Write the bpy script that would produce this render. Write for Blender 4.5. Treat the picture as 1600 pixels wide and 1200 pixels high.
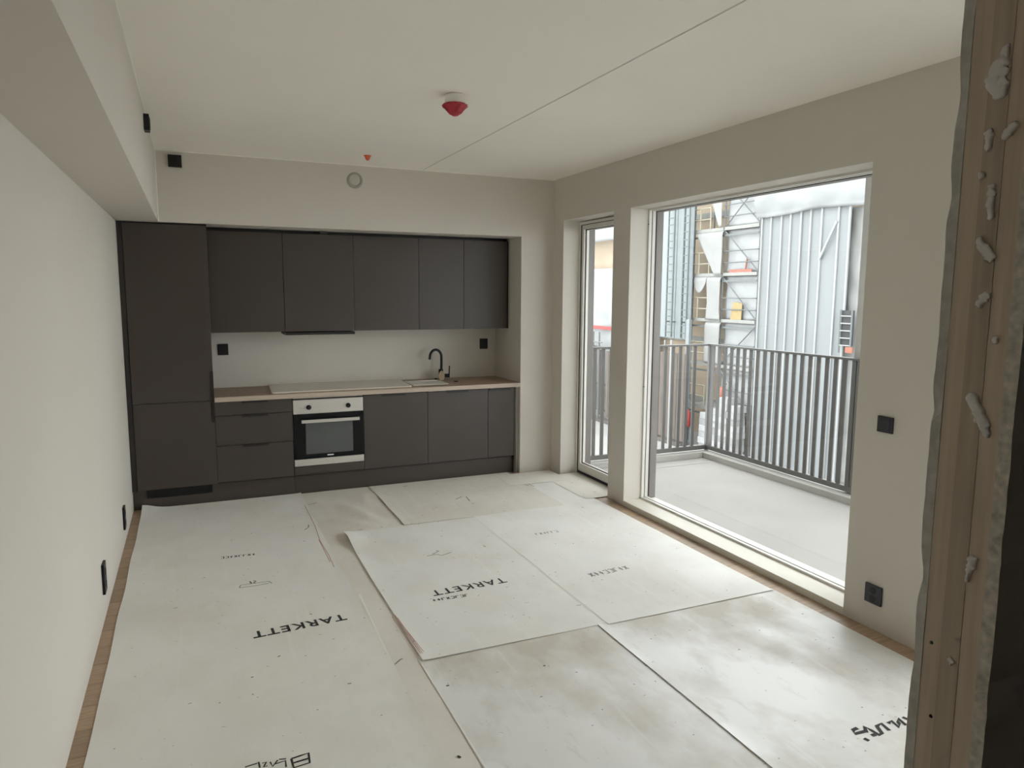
import bpy, bmesh, math, random
from mathutils import Vector, Matrix, noise
random.seed(7)
sc = bpy.context.scene
for o in list(bpy.data.objects): bpy.data.objects.remove(o)
COL = sc.collection

# ------------------------------------------------------------------ camera
F, YAW, PITCH, ROLL = 1120.18, 0.41761, -0.12555, 0.00593
CAM = Vector((0.5011, -6.1903, 1.7307))
_cy, _sy, _cp, _sp = math.cos(YAW), math.sin(YAW), math.cos(PITCH), math.sin(PITCH)
_f = Vector((_sy*_cp, _cy*_cp, _sp)); _r0 = Vector((_cy, -_sy, 0)); _u0 = _r0.cross(_f)
_r = math.cos(ROLL)*_r0 + math.sin(ROLL)*_u0; _u = -math.sin(ROLL)*_r0 + math.cos(ROLL)*_u0
cd = bpy.data.cameras.new('camera'); cam = bpy.data.objects.new('camera', cd); COL.objects.link(cam)
cd.sensor_fit = 'HORIZONTAL'; cd.sensor_width = 36; cd.lens = F/1600*36; cd.clip_start = .02; cd.clip_end = 300
cam.matrix_world = Matrix(((_r.x, _u.x, -_f.x, CAM.x), (_r.y, _u.y, -_f.y, CAM.y), (_r.z, _u.z, -_f.z, CAM.z), (0, 0, 0, 1)))
sc.camera = cam
def at(px, py, ax, val):
    """point on the plane axis=val that the photo pixel (1600x1200) looks at"""
    d = _f + _r*((px-800)/F) - _u*((py-600)/F)
    return CAM + d*((val-CAM[ax])/d[ax])

# ------------------------------------------------------------------ sky (even overcast) and exposure
w = bpy.data.worlds.new('overcast_sky'); sc.world = w; w.use_nodes = True
bg = w.node_tree.nodes['Background']; bg.inputs[0].default_value = (0.945, 0.965, 1.0, 1); bg.inputs[1].default_value = 5.1
sc.view_settings.view_transform = 'Standard'; sc.view_settings.look = 'None'
sc.view_settings.exposure = 0.24; sc.view_settings.gamma = 1; sc.view_settings.use_curve_mapping = False
sc.cycles.max_bounces = 14; sc.cycles.diffuse_bounces = 10; sc.cycles.transparent_max_bounces = 12
sc.cycles.sample_clamp_indirect = 0

# ------------------------------------------------------------------ materials
def mat(name, col, rough=.6, metal=0, var=.06, scale=6, bump=0, bscale=120, spec=.5, stretch=(1, 1, 1), rnd=0, rvar=0):
    m = bpy.data.materials.new(name); m.use_nodes = True; nt = m.node_tree; N = nt.nodes; L = nt.links
    b = N['Principled BSDF']; b.inputs['Roughness'].default_value = rough; b.inputs['Metallic'].default_value = metal
    b.inputs['Specular IOR Level'].default_value = spec
    tc = N.new('ShaderNodeTexCoord'); mp = N.new('ShaderNodeMapping'); mp.inputs['Scale'].default_value = stretch
    L.new(tc.outputs['Object'], mp.inputs[0])
    n = N.new('ShaderNodeTexNoise'); n.inputs['Scale'].default_value = scale; n.inputs['Detail'].default_value = 6
    L.new(mp.outputs[0], n.inputs['Vector'])
    r = N.new('ShaderNodeMapRange'); r.inputs[1].default_value = .3; r.inputs[2].default_value = .7
    r.inputs[3].default_value = 1-var; r.inputs[4].default_value = 1+var
    L.new(n.outputs[0], r.inputs[0])
    mul = N.new('ShaderNodeVectorMath'); mul.operation = 'SCALE'; mul.inputs[0].default_value = col[:3]
    fac = r.outputs[0]
    if rnd:
        oi = N.new('ShaderNodeObjectInfo'); r2 = N.new('ShaderNodeMapRange'); r2.inputs[3].default_value = 1-rnd; r2.inputs[4].default_value = 1+rnd
        L.new(oi.outputs['Random'], r2.inputs[0]); mm = N.new('ShaderNodeMath'); mm.operation = 'MULTIPLY'
        L.new(fac, mm.inputs[0]); L.new(r2.outputs[0], mm.inputs[1]); fac = mm.outputs[0]
    L.new(fac, mul.inputs['Scale']); L.new(mul.outputs[0], b.inputs['Base Color'])
    if rvar:
        r3 = N.new('ShaderNodeMapRange'); r3.inputs[1].default_value = .35; r3.inputs[2].default_value = .65
        r3.inputs[3].default_value = rough-rvar; r3.inputs[4].default_value = rough+rvar
        L.new(n.outputs[0], r3.inputs[0]); L.new(r3.outputs[0], b.inputs['Roughness'])
    if bump:
        n2 = N.new('ShaderNodeTexNoise'); n2.inputs['Scale'].default_value = bscale; n2.inputs['Detail'].default_value = 4
        L.new(mp.outputs[0], n2.inputs['Vector'])
        bp = N.new('ShaderNodeBump'); bp.inputs['Strength'].default_value = bump; bp.inputs['Distance'].default_value = .002
        L.new(n2.outputs[0], bp.inputs['Height']); L.new(bp.outputs[0], b.inputs['Normal'])
    return m

def glass_mat(name, tint=(.96, .98, .97)):
    m = bpy.data.materials.new(name); m.use_nodes = True; nt = m.node_tree; N = nt.nodes; L = nt.links
    N.remove(N['Principled BSDF'])
    t = N.new('ShaderNodeBsdfTransparent'); t.inputs[0].default_value = (*tint, 1)
    g = N.new('ShaderNodeBsdfGlossy'); g.inputs['Roughness'].default_value = .01
    lw = N.new('ShaderNodeLayerWeight'); lw.inputs[0].default_value = .5
    pw = N.new('ShaderNodeMath'); pw.operation = 'POWER'; pw.inputs[1].default_value = 5; L.new(lw.outputs['Facing'], pw.inputs[0])
    fr = N.new('ShaderNodeMapRange'); fr.inputs[3].default_value = .02; fr.inputs[4].default_value = 1; L.new(pw.outputs[0], fr.inputs[0])
    mx = N.new('ShaderNodeMixShader'); L.new(fr.outputs[0], mx.inputs[0]); L.new(t.outputs[0], mx.inputs[1]); L.new(g.outputs[0], mx.inputs[2])
    L.new(mx.outputs[0], N['Material Output'].inputs[0])
    return m

def paper_mat(name, col, stain, rough, seed, stainamt=.5, spec=.25):
    """coated protective paper: dirty patches, dark specks and short scuffs, uneven gloss"""
    m = mat(name, col, rough, 0, .035, 2.2, .12, 30, spec)
    nt = m.node_tree; N = nt.nodes; L = nt.links; b = N['Principled BSDF']
    base = b.inputs['Base Color'].links[0].from_socket
    tc = N.new('ShaderNodeTexCoord'); mp = N.new('ShaderNodeMapping'); mp.inputs['Location'].default_value = (seed*3.1, seed*1.7, 0)
    L.new(tc.outputs['Object'], mp.inputs[0])
    def thresh(scale, lo, hi, st=(1, 1, 1), detail=5, rot=0):
        q = N.new('ShaderNodeMapping'); q.inputs['Scale'].default_value = st; q.inputs['Rotation'].default_value = (0, 0, rot); L.new(mp.outputs[0], q.inputs[0])
        n = N.new('ShaderNodeTexNoise'); n.inputs['Scale'].default_value = scale; n.inputs['Detail'].default_value = detail; n.inputs['Roughness'].default_value = .6
        L.new(q.outputs[0], n.inputs['Vector']); r = N.new('ShaderNodeMapRange'); r.inputs[1].default_value = lo; r.inputs[2].default_value = hi
        L.new(n.outputs[0], r.inputs[0]); return r.outputs[0]
    def mix(fac, amt, a, col2):
        mu = N.new('ShaderNodeMath'); mu.operation = 'MULTIPLY'; mu.inputs[1].default_value = amt; L.new(fac, mu.inputs[0])
        x = N.new('ShaderNodeMix'); x.data_type = 'RGBA'; L.new(mu.outputs[0], x.inputs[0]); L.new(a, x.inputs[6]); x.inputs[7].default_value = (*col2, 1)
        return x.outputs[2]
    s = thresh(1.7, .46, .66, (1, .7, 1)); c = mix(s, stainamt, base, stain)
    c = mix(thresh(7, .58, .75, (2.2, .7, 1)), .35*stainamt, c, tuple(v*.8 for v in stain))
    c = mix(thresh(26, .74, .78, (.55, 1.6, 1), 2), .45, c, (.16, .14, .12))
    c = mix(thresh(38, .76, .785, (.8, 1.1, 1), 1), .7, c, (.07, .06, .05))
    c = mix(thresh(3.2, .62, .66, (6, .25, 1), 3), .25, c, (.9, .9, .86))
    L.new(c, b.inputs['Base Color'])
    rr = N.new('ShaderNodeMapRange'); rr.inputs[3].default_value = rough; rr.inputs[4].default_value = min(1, rough+.3)
    L.new(s, rr.inputs[0]); L.new(rr.outputs[0], b.inputs['Roughness'])
    return m

M = {}
M['wall'] = mat('warm_white_paint', (.64, .60, .542), .75, var=.012, scale=1.2, bump=.05, bscale=300)
M['ceil'] = mat('ceiling_paint', (.90, .865, .795), .8, var=.015, scale=1.5)
M['bead'] = mat('white_caulk_and_highlight', (.9, .88, .83), .6, var=.02)
M['groove'] = mat('joint_grey', (.60, .58, .53), .8, var=.05)
M['front'] = mat('dark_brown_laminate', (.055, .043, .036), .42, var=.05, scale=3, bump=.03)
M['carcass'] = mat('near_black_board', (.022, .018, .016), .6, var=.05)
M['edge'] = mat('anthracite_handle', (.010, .008, .0075), .4, var=.05)
M['black'] = mat('black_plastic', (.008, .008, .009), .45, var=.05, spec=.35)
M['slate'] = mat('dark_blue_grey_plastic', (.025, .028, .038), .4, var=.05)
M['steel'] = mat('brushed_steel', (.62, .59, .55), .42, .55, var=.03, scale=40, stretch=(.05, 1, 3))
M['oven_black'] = mat('black_enamel_glass', (.007, .0075, .0085), .12, var=.02, spec=.2)
M['oven_glass'] = mat('grey_oven_window', (.095, .10, .10), .14, var=.05, scale=3)
M['worktop'] = mat('oak_laminate', (.36, .26, .18), .5, var=.16, scale=5, stretch=(1.2, 14, 14), bump=.05)
M['worktop_edge'] = mat('pale_oak_edge', (.50, .41, .33), .5, var=.08, scale=6, stretch=(1, 10, 10))
M['card'] = mat('off_white_card', (.80, .75, .67), .8, var=.03, scale=4)
M['sinkwhite'] = mat('white_protective_film', (.80, .77, .71), .45, var=.03)
M['kraft'] = mat('kraft_cardboard', (.48, .36, .25), .85, var=.06, scale=14)
M['oak'] = mat('oak_floor', (.40, .285, .19), .5, var=.18, scale=4, stretch=(1.5, 16, 1), bump=.06, rnd=.14)
M['subfloor'] = mat('screed', (.3, .28, .25), .9)
M['paper'] = paper_mat('grey_white_paper', (.855, .84, .805), (.72, .67, .59), .55, 1, .4)
M['paper2'] = paper_mat('smudged_paper', (.835, .828, .81), (.58, .53, .45), .33, 5, .85, .45)
M['paper3'] = paper_mat('under_paper', (.80, .76, .70), (.66, .60, .52), .55, 9, .45)
M['ink'] = mat('black_print', (.03, .03, .03), .7, var=.1)
M['greyink'] = mat('grey_print', (.22, .21, .20), .7, var=.1)
M['redink'] = mat('pink_pencil', (.50, .27, .25), .8, var=.1)
M['frame'] = mat('white_window_paint', (.74, .72, .67), .45, var=.02)
M['gasket'] = mat('dark_gasket', (.03, .03, .032), .7, var=.05)
M['clad'] = mat('brown_grey_cladding', (.16, .14, .125), .5, var=.04)
M['glass'] = glass_mat('window_glass')
M['sill'] = mat('cream_sill', (.70, .66, .58), .5, var=.02)
M['redfilm'] = mat('crimson_plastic', (.42, .018, .035), .35, var=.15, scale=60, bump=.3, bscale=90)
M['orange'] = mat('orange_plastic', (.75, .13, .05), .4, var=.08)
M['whiteplastic'] = mat('white_plastic', (.78, .77, .73), .4, var=.02)
M['greyplastic'] = mat('grey_plastic', (.38, .36, .32), .5, var=.05)
M['ventgrey'] = mat('dull_white_plastic', (.52, .49, .43), .5, var=.05)
M['timber'] = mat('stud_timber', (.52, .43, .33), .75, var=.14, scale=6, stretch=(14, 14, .7), bump=.1)
M['timber2'] = mat('stud_timber_dark', (.42, .35, .27), .75, var=.14, scale=6, stretch=(14, 14, .7), bump=.1)
M['gypsum'] = mat('plasterboard_edge', (.46, .45, .41), .9, var=.14, scale=60, bump=.4, bscale=140)
M['gypsum2'] = mat('speckled_board_edge', (.50, .47, .41), .9, var=.28, scale=90, bump=.5, bscale=140)
M['hallface'] = mat('grey_board_face', (.42, .42, .43), .9, var=.05)
M['filler'] = mat('white_filler', (.62, .60, .57), .7, var=.05, scale=30)
# outdoors (matt, base colours darkened so outside and inside expose together)
M['slab'] = mat('balcony_concrete', (.34, .325, .30), .9, var=.07, scale=1.6)
M['kerb'] = mat('pale_kerb', (.38, .365, .335), .9, var=.05)
M['rail'] = mat('grey_painted_steel', (.095, .090, .083), .55, var=.08)
M['sheet'] = mat('pale_blue_sheeting', (0.176, 0.185, 0.186), .6, var=.05, scale=.8)
M['seam'] = mat('white_batten', (0.251, 0.255, 0.253), .6, var=.03)
M['tarp'] = mat('white_tarpaulin', (0.251, 0.253, 0.251), .6, var=.06, scale=1.2)
M['tarp3'] = mat('bright_tarpaulin', (.200, .203, .202), .6, var=.05, scale=1.2)
M['tarp2'] = mat('cream_tarpaulin', (.215, .213, .204), .7, var=.06, scale=1.2)
M['tan'] = mat('tan_wall_board', (0.352, 0.282, 0.207), .85, var=.10, scale=.9)
M['galv'] = mat('galvanised_tube', (0.114, 0.121, 0.121), .55, .2, var=.08)
M['mastblue'] = mat('pale_blue_steel', (0.180, 0.201, 0.204), .5, .1, var=.05)
M['lattice'] = mat('grey_green_lattice', (0.087, 0.100, 0.097), .6, var=.1)
M['deckw'] = mat('pale_deck', (0.221, 0.217, 0.201), .8, var=.08)
M['yellowrail'] = mat('cream_guard_rail', (0.241, 0.221, 0.160), .6, var=.05)
M['brown'] = mat('brown_board', (.092, .073, .061), .8, var=.2, scale=2, stretch=(6, 6, .4), rnd=.22)
M['greyband'] = mat('grey_brown_concrete', (0.080, 0.070, 0.063), .9, var=.2, scale=1)
M['ground'] = mat('dusty_ground', (0.229, 0.224, 0.211), .95, var=.12, scale=.4)
M['block'] = mat('pale_block', (0.255, 0.255, 0.251), .85, var=.08, rnd=.25)
M['ply'] = mat('yellow_board', (.27, .20, .095), .8, var=.1)
M['pink'] = mat('faded_red_board', (0.241, 0.100, 0.074), .8, var=.1)
M['redpaint'] = mat('red_paint', (0.268, 0.030, 0.026), .5, var=.08)
M['hivis'] = mat('orange_paint', (.26, .085, .05), .6, var=.08)
M['recess_shade'] = mat('dark_grey_recess_shade', (0.047, 0.047, 0.047), .9, var=.2, scale=3)

# ------------------------------------------------------------------ builders
class MB:
    def __init__(s): s.bm = bmesh.new()
    def box(s, x0, x1, y0, y1, z0, z1, bev=0):
        v = [s.bm.verts.new(p) for p in ((x0,y0,z0),(x1,y0,z0),(x1,y1,z0),(x0,y1,z0),(x0,y0,z1),(x1,y0,z1),(x1,y1,z1),(x0,y1,z1))]
        fs = [s.bm.faces.new([v[i] for i in q]) for q in ((3,2,1,0),(4,5,6,7),(0,1,5,4),(1,2,6,5),(2,3,7,6),(3,0,4,7))]
        if bev:
            es = list({e for f in fs for e in f.edges})
            bmesh.ops.bevel(s.bm, geom=es, offset=bev, segments=2, affect='EDGES', profile=.7)
        return s
    def tube(s, pts, r, n=8, cap=True, rs=None):
        pts = [Vector(p) for p in pts]; rings = []
        up = None
        for i, p in enumerate(pts):
            d = ((pts[i+1]-p) if i == 0 else (p-pts[i-1]) if i == len(pts)-1 else (pts[i+1]-pts[i-1])).normalized()
            if up is None: up = Vector((0,0,1)) if abs(d.z) < .9 else Vector((1,0,0))
            a = d.cross(up).normalized(); b = a.cross(d).normalized(); up = b
            rr = rs[i] if rs else r
            rings.append([s.bm.verts.new(p+a*math.cos(2*math.pi*k/n)*rr+b*math.sin(2*math.pi*k/n)*rr) for k in range(n)])
        for A, B in zip(rings, rings[1:]):
            for k in range(n): s.bm.faces.new((A[k], A[(k+1) % n], B[(k+1) % n], B[k]))
        if cap: s.bm.faces.new(rings[0][::-1]); s.bm.faces.new(rings[-1])
        return s
    def lathe(s, prof, c, axis='z', n=28, wob=0):
        rings = []
        for j, (r, h) in enumerate(prof):
            ring = []
            for k in range(n):
                a = 2*math.pi*k/n; rr = r*(1+wob*math.sin(k*2.3+j*1.7)*(.3+j/len(prof)))
                x, y = math.cos(a)*rr, math.sin(a)*rr
                p = {'z': (x, y, h), 'y': (x, h, y), 'x': (h, x, y)}[axis]
                ring.append(s.bm.verts.new(Vector(c)+Vector(p)))
            rings.append(ring)
        for A, B in zip(rings, rings[1:]):
            for k in range(n): s.bm.faces.new((A[k], A[(k+1) % n], B[(k+1) % n], B[k]))
        s.bm.faces.new(rings[0][::-1]); s.bm.faces.new(rings[-1])
        return s
    def prism(s, poly, ax, a, b):
        """2D polygon extruded along axis ax from a to b"""
        def P(p, h): return {0: (h, p[0], p[1]), 1: (p[0], h, p[1]), 2: (p[0], p[1], h)}[ax]
        A = [s.bm.verts.new(P(p, a)) for p in poly]; B = [s.bm.verts.new(P(p, b)) for p in poly]; n = len(poly)
        s.bm.faces.new(A[::-1]); s.bm.faces.new(B)
        for k in range(n): s.bm.faces.new((A[k], A[(k+1) % n], B[(k+1) % n], B[k]))
        return s
    def build(s, name, m, parent=None, smooth=False, loc=None):
        bmesh.ops.recalc_face_normals(s.bm, faces=s.bm.faces)
        me = bpy.data.meshes.new(name)
        off = Vector((0, 0, 0))
        if parent is not None: off = wloc(parent)
        if loc is not None: off = Vector(loc)
        s.bm.transform(Matrix.Translation(-off)); s.bm.to_mesh(me); s.bm.free()
        if smooth:
            for p in me.polygons: p.use_smooth = True
        me.materials.append(m if not isinstance(m, str) else M[m])
        o = bpy.data.objects.new(name, me); COL.objects.link(o)
        if parent is not None: o.parent = parent; o.location = off-wloc(parent)
        else: o.location = off
        if smooth: autosmooth(o)
        return o
def autosmooth(o, ang=.6):
    me = o.data
    bm = bmesh.new(); bm.from_mesh(me)
    for e in bm.edges:
        if len(e.link_faces) == 2 and e.calc_face_angle(0) > ang: e.smooth = False
    bm.to_mesh(me); bm.free()
def wloc(o):
    v = Vector((0, 0, 0))
    while o is not None: v += Vector(o.location); o = o.parent
    return v
def box(name, m, b, parent=None, bev=0): return MB().box(*b, bev).build(name, m, parent)
def tag(o, label=None, cat=None, group=None, kind=None):
    if label: o['label'] = label
    if cat: o['category'] = cat
    if group: o['group'] = group
    if kind: o['kind'] = kind
    return o
def thing(name, loc, label, cat, group=None, kind=None):
    o = bpy.data.objects.new(name, None); COL.objects.link(o); o.location = loc; o.empty_display_size = .1
    return tag(o, label, cat, group, kind)
def struct(name, label, cat, loc=None, mb=None, m=None):
    o = mb.build(name, m) if mb else thing(name, loc or (0, 0, 0), label, cat)
    return tag(o, label, cat, None, 'structure')

# ------------------------------------------------------------------ room dimensions (metres)
XR, H, ZN, XN, XS = 3.676, 2.791, 2.258, 3.336, .2907
ZW, YD0, YD1, YW0, YW1 = 2.403, -.194, -1.065, -1.3134, -3.5143
XO = 3.97            # outer face of the window wall
YP, YP2, XE = -5.635, -5.727, 1.2825   # cut wall end beside the camera
YB = -8.6
Y20, Y21 = -4.3, -5.6   # added unseen window of the same wall, brings in daylight

# ---- floor
fl = struct('floor', 'oak plank floor showing as a strip beside the walls', 'floor', (0, 0, -.03))
box('floor_base', 'subfloor', (-.1, XO, YB, .75, -.20, -.016), fl)
PW = .185
def plank_mesh(L):
    return MB().box(0, L-.0015, 0, PW-.0015, -.0155, 0, .0012)
pm = {}
for L in (1.838, .919):
    o = plank_mesh(L).build('plank', 'oak', None); pm[L] = o.data; bpy.data.objects.remove(o)
row = 0; y = .62-PW
while y > YB:
    xs = [(0, 1.838), (1.838, 1.838)] if row % 2 else [(0, .919), (.919, 1.838), (2.757, .919)]
    for x, L in xs:
        o = bpy.data.objects.new('plank', pm[L]); COL.objects.link(o); o.parent = fl; o.location = Vector((x, y, 0))-Vector(fl.location)
    y -= PW; row += 1

# ---- ceiling: two boards with an open joint
ce = struct('ceiling', 'off-white ceiling of two boards with a straight open joint', 'ceiling', (0, 0, H))
box('ceiling_board', 'ceil', (-.1, 2.379, YB, .75, H, H+.15), ce)
box('ceiling_board', 'ceil', (2.391, XO, YB, .75, H, H+.15), ce)
box('joint_backing', 'groove', (2.375, 2.395, YB, .1, H+.0025, H+.05), ce)
# ---- walls
struct('wall_left', 'smooth warm white wall opposite the windows', 'wall', mb=MB().box(-.12, 0, YB, .75, 0, H), m='wall')
mb = MB().box(-.0, XR, 0, .75, ZN, H).box(XN, XR, 0, .75, 0, ZN)
struct('wall_back', 'warm white wall framing the recessed kitchen', 'wall', mb=mb, m='wall')
struct('wall_niche', 'warm white wall at the back of the kitchen recess', 'wall', mb=MB().box(0, XN, .63, .75, 0, ZN), m='wall')
mb = MB()
mb.box(XR, XO, YD0, .75, -.02, H); mb.box(XR, XO, YW0, YD1, -.02, ZW); mb.box(XR, XO, Y20, YW1, -.02, H); mb.box(XR, XO, YB, Y21, -.02, H)
mb.box(XR, XO, YW1, YD0, ZW, H); mb.box(XR, XO, Y21, Y20, ZW, H)
struct('wall_right', 'grey shaded window wall with a tall door and a large window opening', 'wall', mb=mb, m='wall')
struct('wall_hall', 'plain wall closing the hallway behind the opening', 'wall', mb=MB().box(0, XR, YB, YB+.12, 0, H), m='wall')
so = struct('soffit', 'boxed-in ceiling duct running along the top of the left wall', 'soffit', mb=MB().box(0, XS, YB+.12, 0, ZN, H), m='wall')
tr = MB().box(XS, XS+.006, YB+.12, 0, H-.006, H).box(XS, XS+.005, -.005, 0, ZN, H-.006)
struct('trim_1', 'thin white caulk bead where boxed duct meets the ceiling', 'caulk bead', mb=tr, m='bead')
struct('trim_2', 'thin white caulk bead above kitchen where wall meets the ceiling', 'caulk bead', mb=MB().box(XS+.006, XR, -.005, 0, H-.005, H), m='bead')

# ---- cut partition end beside the camera (runs along X to the window wall)
pa = struct('wall_partition', 'cut end of a stud partition with bare timber between plasterboards', 'wall', (XE, YP, 0))
def ragged(name, m, x_end, x1, ya, yb, amp, seed, chips=(), facem=None):
    """plasterboard whose cut edge at x_end is rough: many small steps down the height"""
    mb = MB(); n = 220; bm = mb.bm; cols = []
    for i in range(n+1):
        z = H*i/n
        ea = x_end+amp*noise.noise((seed, z*9, 1))+amp*.6*noise.noise((seed, z*37, 4))
        eb = x_end+amp*.4*noise.noise((seed, z*11, 7))
        wob = amp*.5*noise.noise((seed+5, z*14, 2))+amp*.35*noise.noise((seed+9, z*50, 2))
        for cz, ch, cd_ in chips:
            if abs(z-cz) < ch: k = 1-abs(z-cz)/ch; wob -= cd_*k; ea += cd_*k*1.2
        side = 1 if ya > yb else -1
        cols.append([bm.verts.new(p) for p in ((ea, ya+side*wob, z), (eb, yb, z), (x1, yb, z), (x1, ya, z))])
    for A, B in zip(cols, cols[1:]):
        for k in range(4): bm.faces.new((A[k], A[(k+1) % 4], B[(k+1) % 4], B[k]))
    bm.faces.new(cols[0][::-1]); bm.faces.new(cols[-1])
    o = mb.build(name, m, pa)
    if facem:
        o.data.materials.append(M[facem])
        for p in o.data.polygons:
            if abs(p.normal.y) > .95 and p.area > .0005: p.material_index = 1
    return o
ragged('plasterboard', 'gypsum', XE, XR, YP, YP-.0125, .0022, 3, [(1.84, .03, .0022), (1.40, .035, .003), (1.60, .02, .002), (1.30, .05, .002), (1.95, .03, .0018)])
ragged('plasterboard', 'gypsum2', XE, XR, YP2, YP2+.0145, .0022, 17, [(1.30, .03, .003), (1.47, .02, .002)], 'hallface')
yA, yB_ = YP-.0125, YP2+.0145
cuts = [yA, yA-.021, yA-.044, yB_]
for i in range(3):
    box('timber_stud', 'timber' if i != 1 else 'timber2', (XE+.0005*(i != 1), XE+.045, cuts[i+1]+.0001, cuts[i]-.0001, 0, H), pa)
box('partition_core', 'timber2', (XE+.05, XR, yB_, yA, 0, H), pa)
def blob(c, pts, th):
    """dab of filler squeezed onto the timber: lumpy tear shape, pts = (dy,dz,r) beads"""
    bm = bmesh.new()
    fine = []
    for (a0, b0, r0), (a1, b1, r1) in zip(pts, pts[1:]+pts[-1:]):
        for k in range(4): t = k/4; fine.append((1.9*(a0+(a1-a0)*t), 1.9*(b0+(b1-b0)*t), 1.1*(r0+(r1-r0)*t)))
    rj = random.Random(int(abs(pts[0][2])*1e6)+len(pts)+int(c[2]*1000))
    for dy, dz, r in list(fine):
        for _ in range(3): an = rj.uniform(0, 6.28); fine.append((dy+math.cos(an)*r*rj.uniform(.6, 1.1), dz+math.sin(an)*r*rj.uniform(.6, 1.2), r*rj.uniform(.3, .55)))
    for dy, dz, r in fine:
        g = bmesh.ops.create_icosphere(bm, subdivisions=2, radius=r)
        for v in g['verts']:
            k = 1+.25*noise.noise((v.co*(1.1/r))+Vector((dy*99, dz*99, 3)))
            v.co = Vector((v.co.x*th/r*k, v.co.y*k+dy, v.co.z*k+dz))
    bm.transform(Matrix.Translation(Vector(c)))
    mb = MB(); mb.bm.free(); mb.bm = bm
    o = mb.build('filler_dab', 'filler', pa)
    md = o.modifiers.new('merge', 'REMESH'); md.mode = 'VOXEL'; md.voxel_size = .0009; md.use_smooth_shade = True
    md = o.modifiers.new('soft', 'SMOOTH'); md.iterations = 3; md.factor = .5
    return o
for px, py, pts in (
    (1558, 118, [(0, .006, .006), (.002, -.004, .007), (-.003, -.010, .006), (-.004, .012, .004)]),
    (1572, 210, [(0, 0, .0045), (-.004, .004, .003)]), (1546, 215, [(0, .003, .004), (0, -.005, .0035)]),
    (1532, 285, [(0, .004, .003)]), (1548, 315, [(0, .008, .0035), (0, 0, .004), (-.001, -.008, .003)]),
    (1538, 385, [(.003, .003, .004), (0, -.001, .004), (-.004, -.006, .004)]),
    (1540, 465, [(0, .001, .0045), (.003, -.004, .003)]), (1556, 531, [(0, 0, .003)]),
    (1527, 640, [(.004, .006, .006), (0, 0, .006), (-.004, -.008, .005), (-.007, -.013, .003)]),
    (1519, 880, [(0, .002, .005), (.001, -.005, .003), (.002, -.011, .002)]),
    (1487, 1033, [(0, 0, .003)])):
    p = at(px, py, 0, XE-.0005); blob(p, pts, .0032)
for px, py in ((1455, 1004), (1454, 1119)):
    p = at(px, py, 0, XE); MB().lathe([(.0015, -.001), (.0022, .0005), (.0015, .0015)], p, 'x', 10).build('nail_head', 'black', pa)

# ------------------------------------------------------------------ window and door
def ring(name, m, x0, x1, ya, yb, za, zb, wd, parent, wb=None):
    wb = wd if wb is None else wb
    return MB().box(x0, x1, ya, ya+wd, za, zb).box(x0, x1, yb-wd, yb, za, zb).box(x0, x1, ya+wd, yb-wd, zb-wd, zb).box(x0, x1, ya+wd, yb-wd, za, za+wb).build(name, m, parent)
w1 = struct('window_1', 'large floor-to-head window with stepped white frame looking onto the balcony', 'window', (3.9, (YW0+YW1)/2, .0))
ZS = .043
box('window_sill', 'sill', (XR-.004, XO, YW1, YW0, -.02, ZS), w1, .003)
ring('outer_frame', 'frame', 3.842, 3.866, YW1, YW0, ZS, ZW, .014, w1)
ring('gasket', 'gasket', 3.866, 3.874, YW1, YW0, ZS, ZW, .007, w1)
ring('sash', 'frame', 3.874, 3.902, YW1, YW0, ZS, ZW, .016, w1)
ring('gasket', 'gasket', 3.902, 3.910, YW1, YW0, ZS, ZW, .009, w1, .012)
ring('cladding', 'clad', 3.910, XO+.004, YW1, YW0, ZS-.03, ZW, .020, w1, .026)
box('pane', 'glass', (3.914, 3.919, YW1+.018, YW0-.018, ZS-.01, ZW-.018), w1)
MB().box(3.838, 3.842, YW0-.012, YW0-.001, .98, .986).box(3.838, 3.842, YW0-.012, YW0-.001, 2.28, 2.286).build('frame_joint', 'gasket', w1)

w2 = struct('added_daylight_window', 'added unseen white framed window beyond the light switch, letting in daylight', 'window', (3.9, (Y20+Y21)/2, .0))
box('window_sill', 'sill', (XR-.004, XO, Y21, Y20, -.02, ZS), w2, .003)
ring('outer_frame', 'frame', 3.842, 3.872, Y21, Y20, ZS, ZW, .014, w2)
ring('sash', 'frame', 3.874, 3.915, Y21, Y20, ZS, ZW, .022, w2)
ring('cladding', 'clad', 3.915, XO+.004, Y21, Y20, ZS-.03, ZW, .024, w2, .03)
box('pane', 'glass', (3.919, 3.924, Y21+.022, Y20-.022, ZS+.01, ZW-.022), w2)
d1 = struct('door_1', 'narrow white framed glazed balcony door set deep in the wall', 'door', (3.9, (YD0+YD1)/2, 0))
ring('door_frame', 'frame', 3.842, 3.90, YD1, YD0, 0, ZW-.012, .024, d1, .012)
ring('gasket', 'gasket', 3.848, 3.895, YD1+.024, YD0-.024, .012, ZW-.036, .004, d1, .022)
ring('sash', 'frame', 3.856, 3.91, YD1+.028, YD0-.028, .034, ZW-.040, .038, d1, .075)
ring('gasket', 'gasket', 3.874, 3.880, YD1+.066, YD0-.066, .109, ZW-.078, .005, d1)
ring('glazing_bead', 'frame', 3.880, 3.896, YD1+.066, YD0-.066, .109, ZW-.078, .010, d1)
ring('cladding', 'clad', 3.91, XO+.004, YD1, YD0, 0, ZW-.012, .066, d1, .09)
box('pane', 'glass', (3.897, 3.902, YD1+.060, YD0-.060, .105, ZW-.072), d1)
box('threshold', 'gasket', (3.846, XO, YD1, YD0, -.02, .012), d1)
hd = box('handle_plate', 'steel', (3.848, 3.856, YD1+.045, YD1+.072, .98, 1.14), d1, .002)
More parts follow.
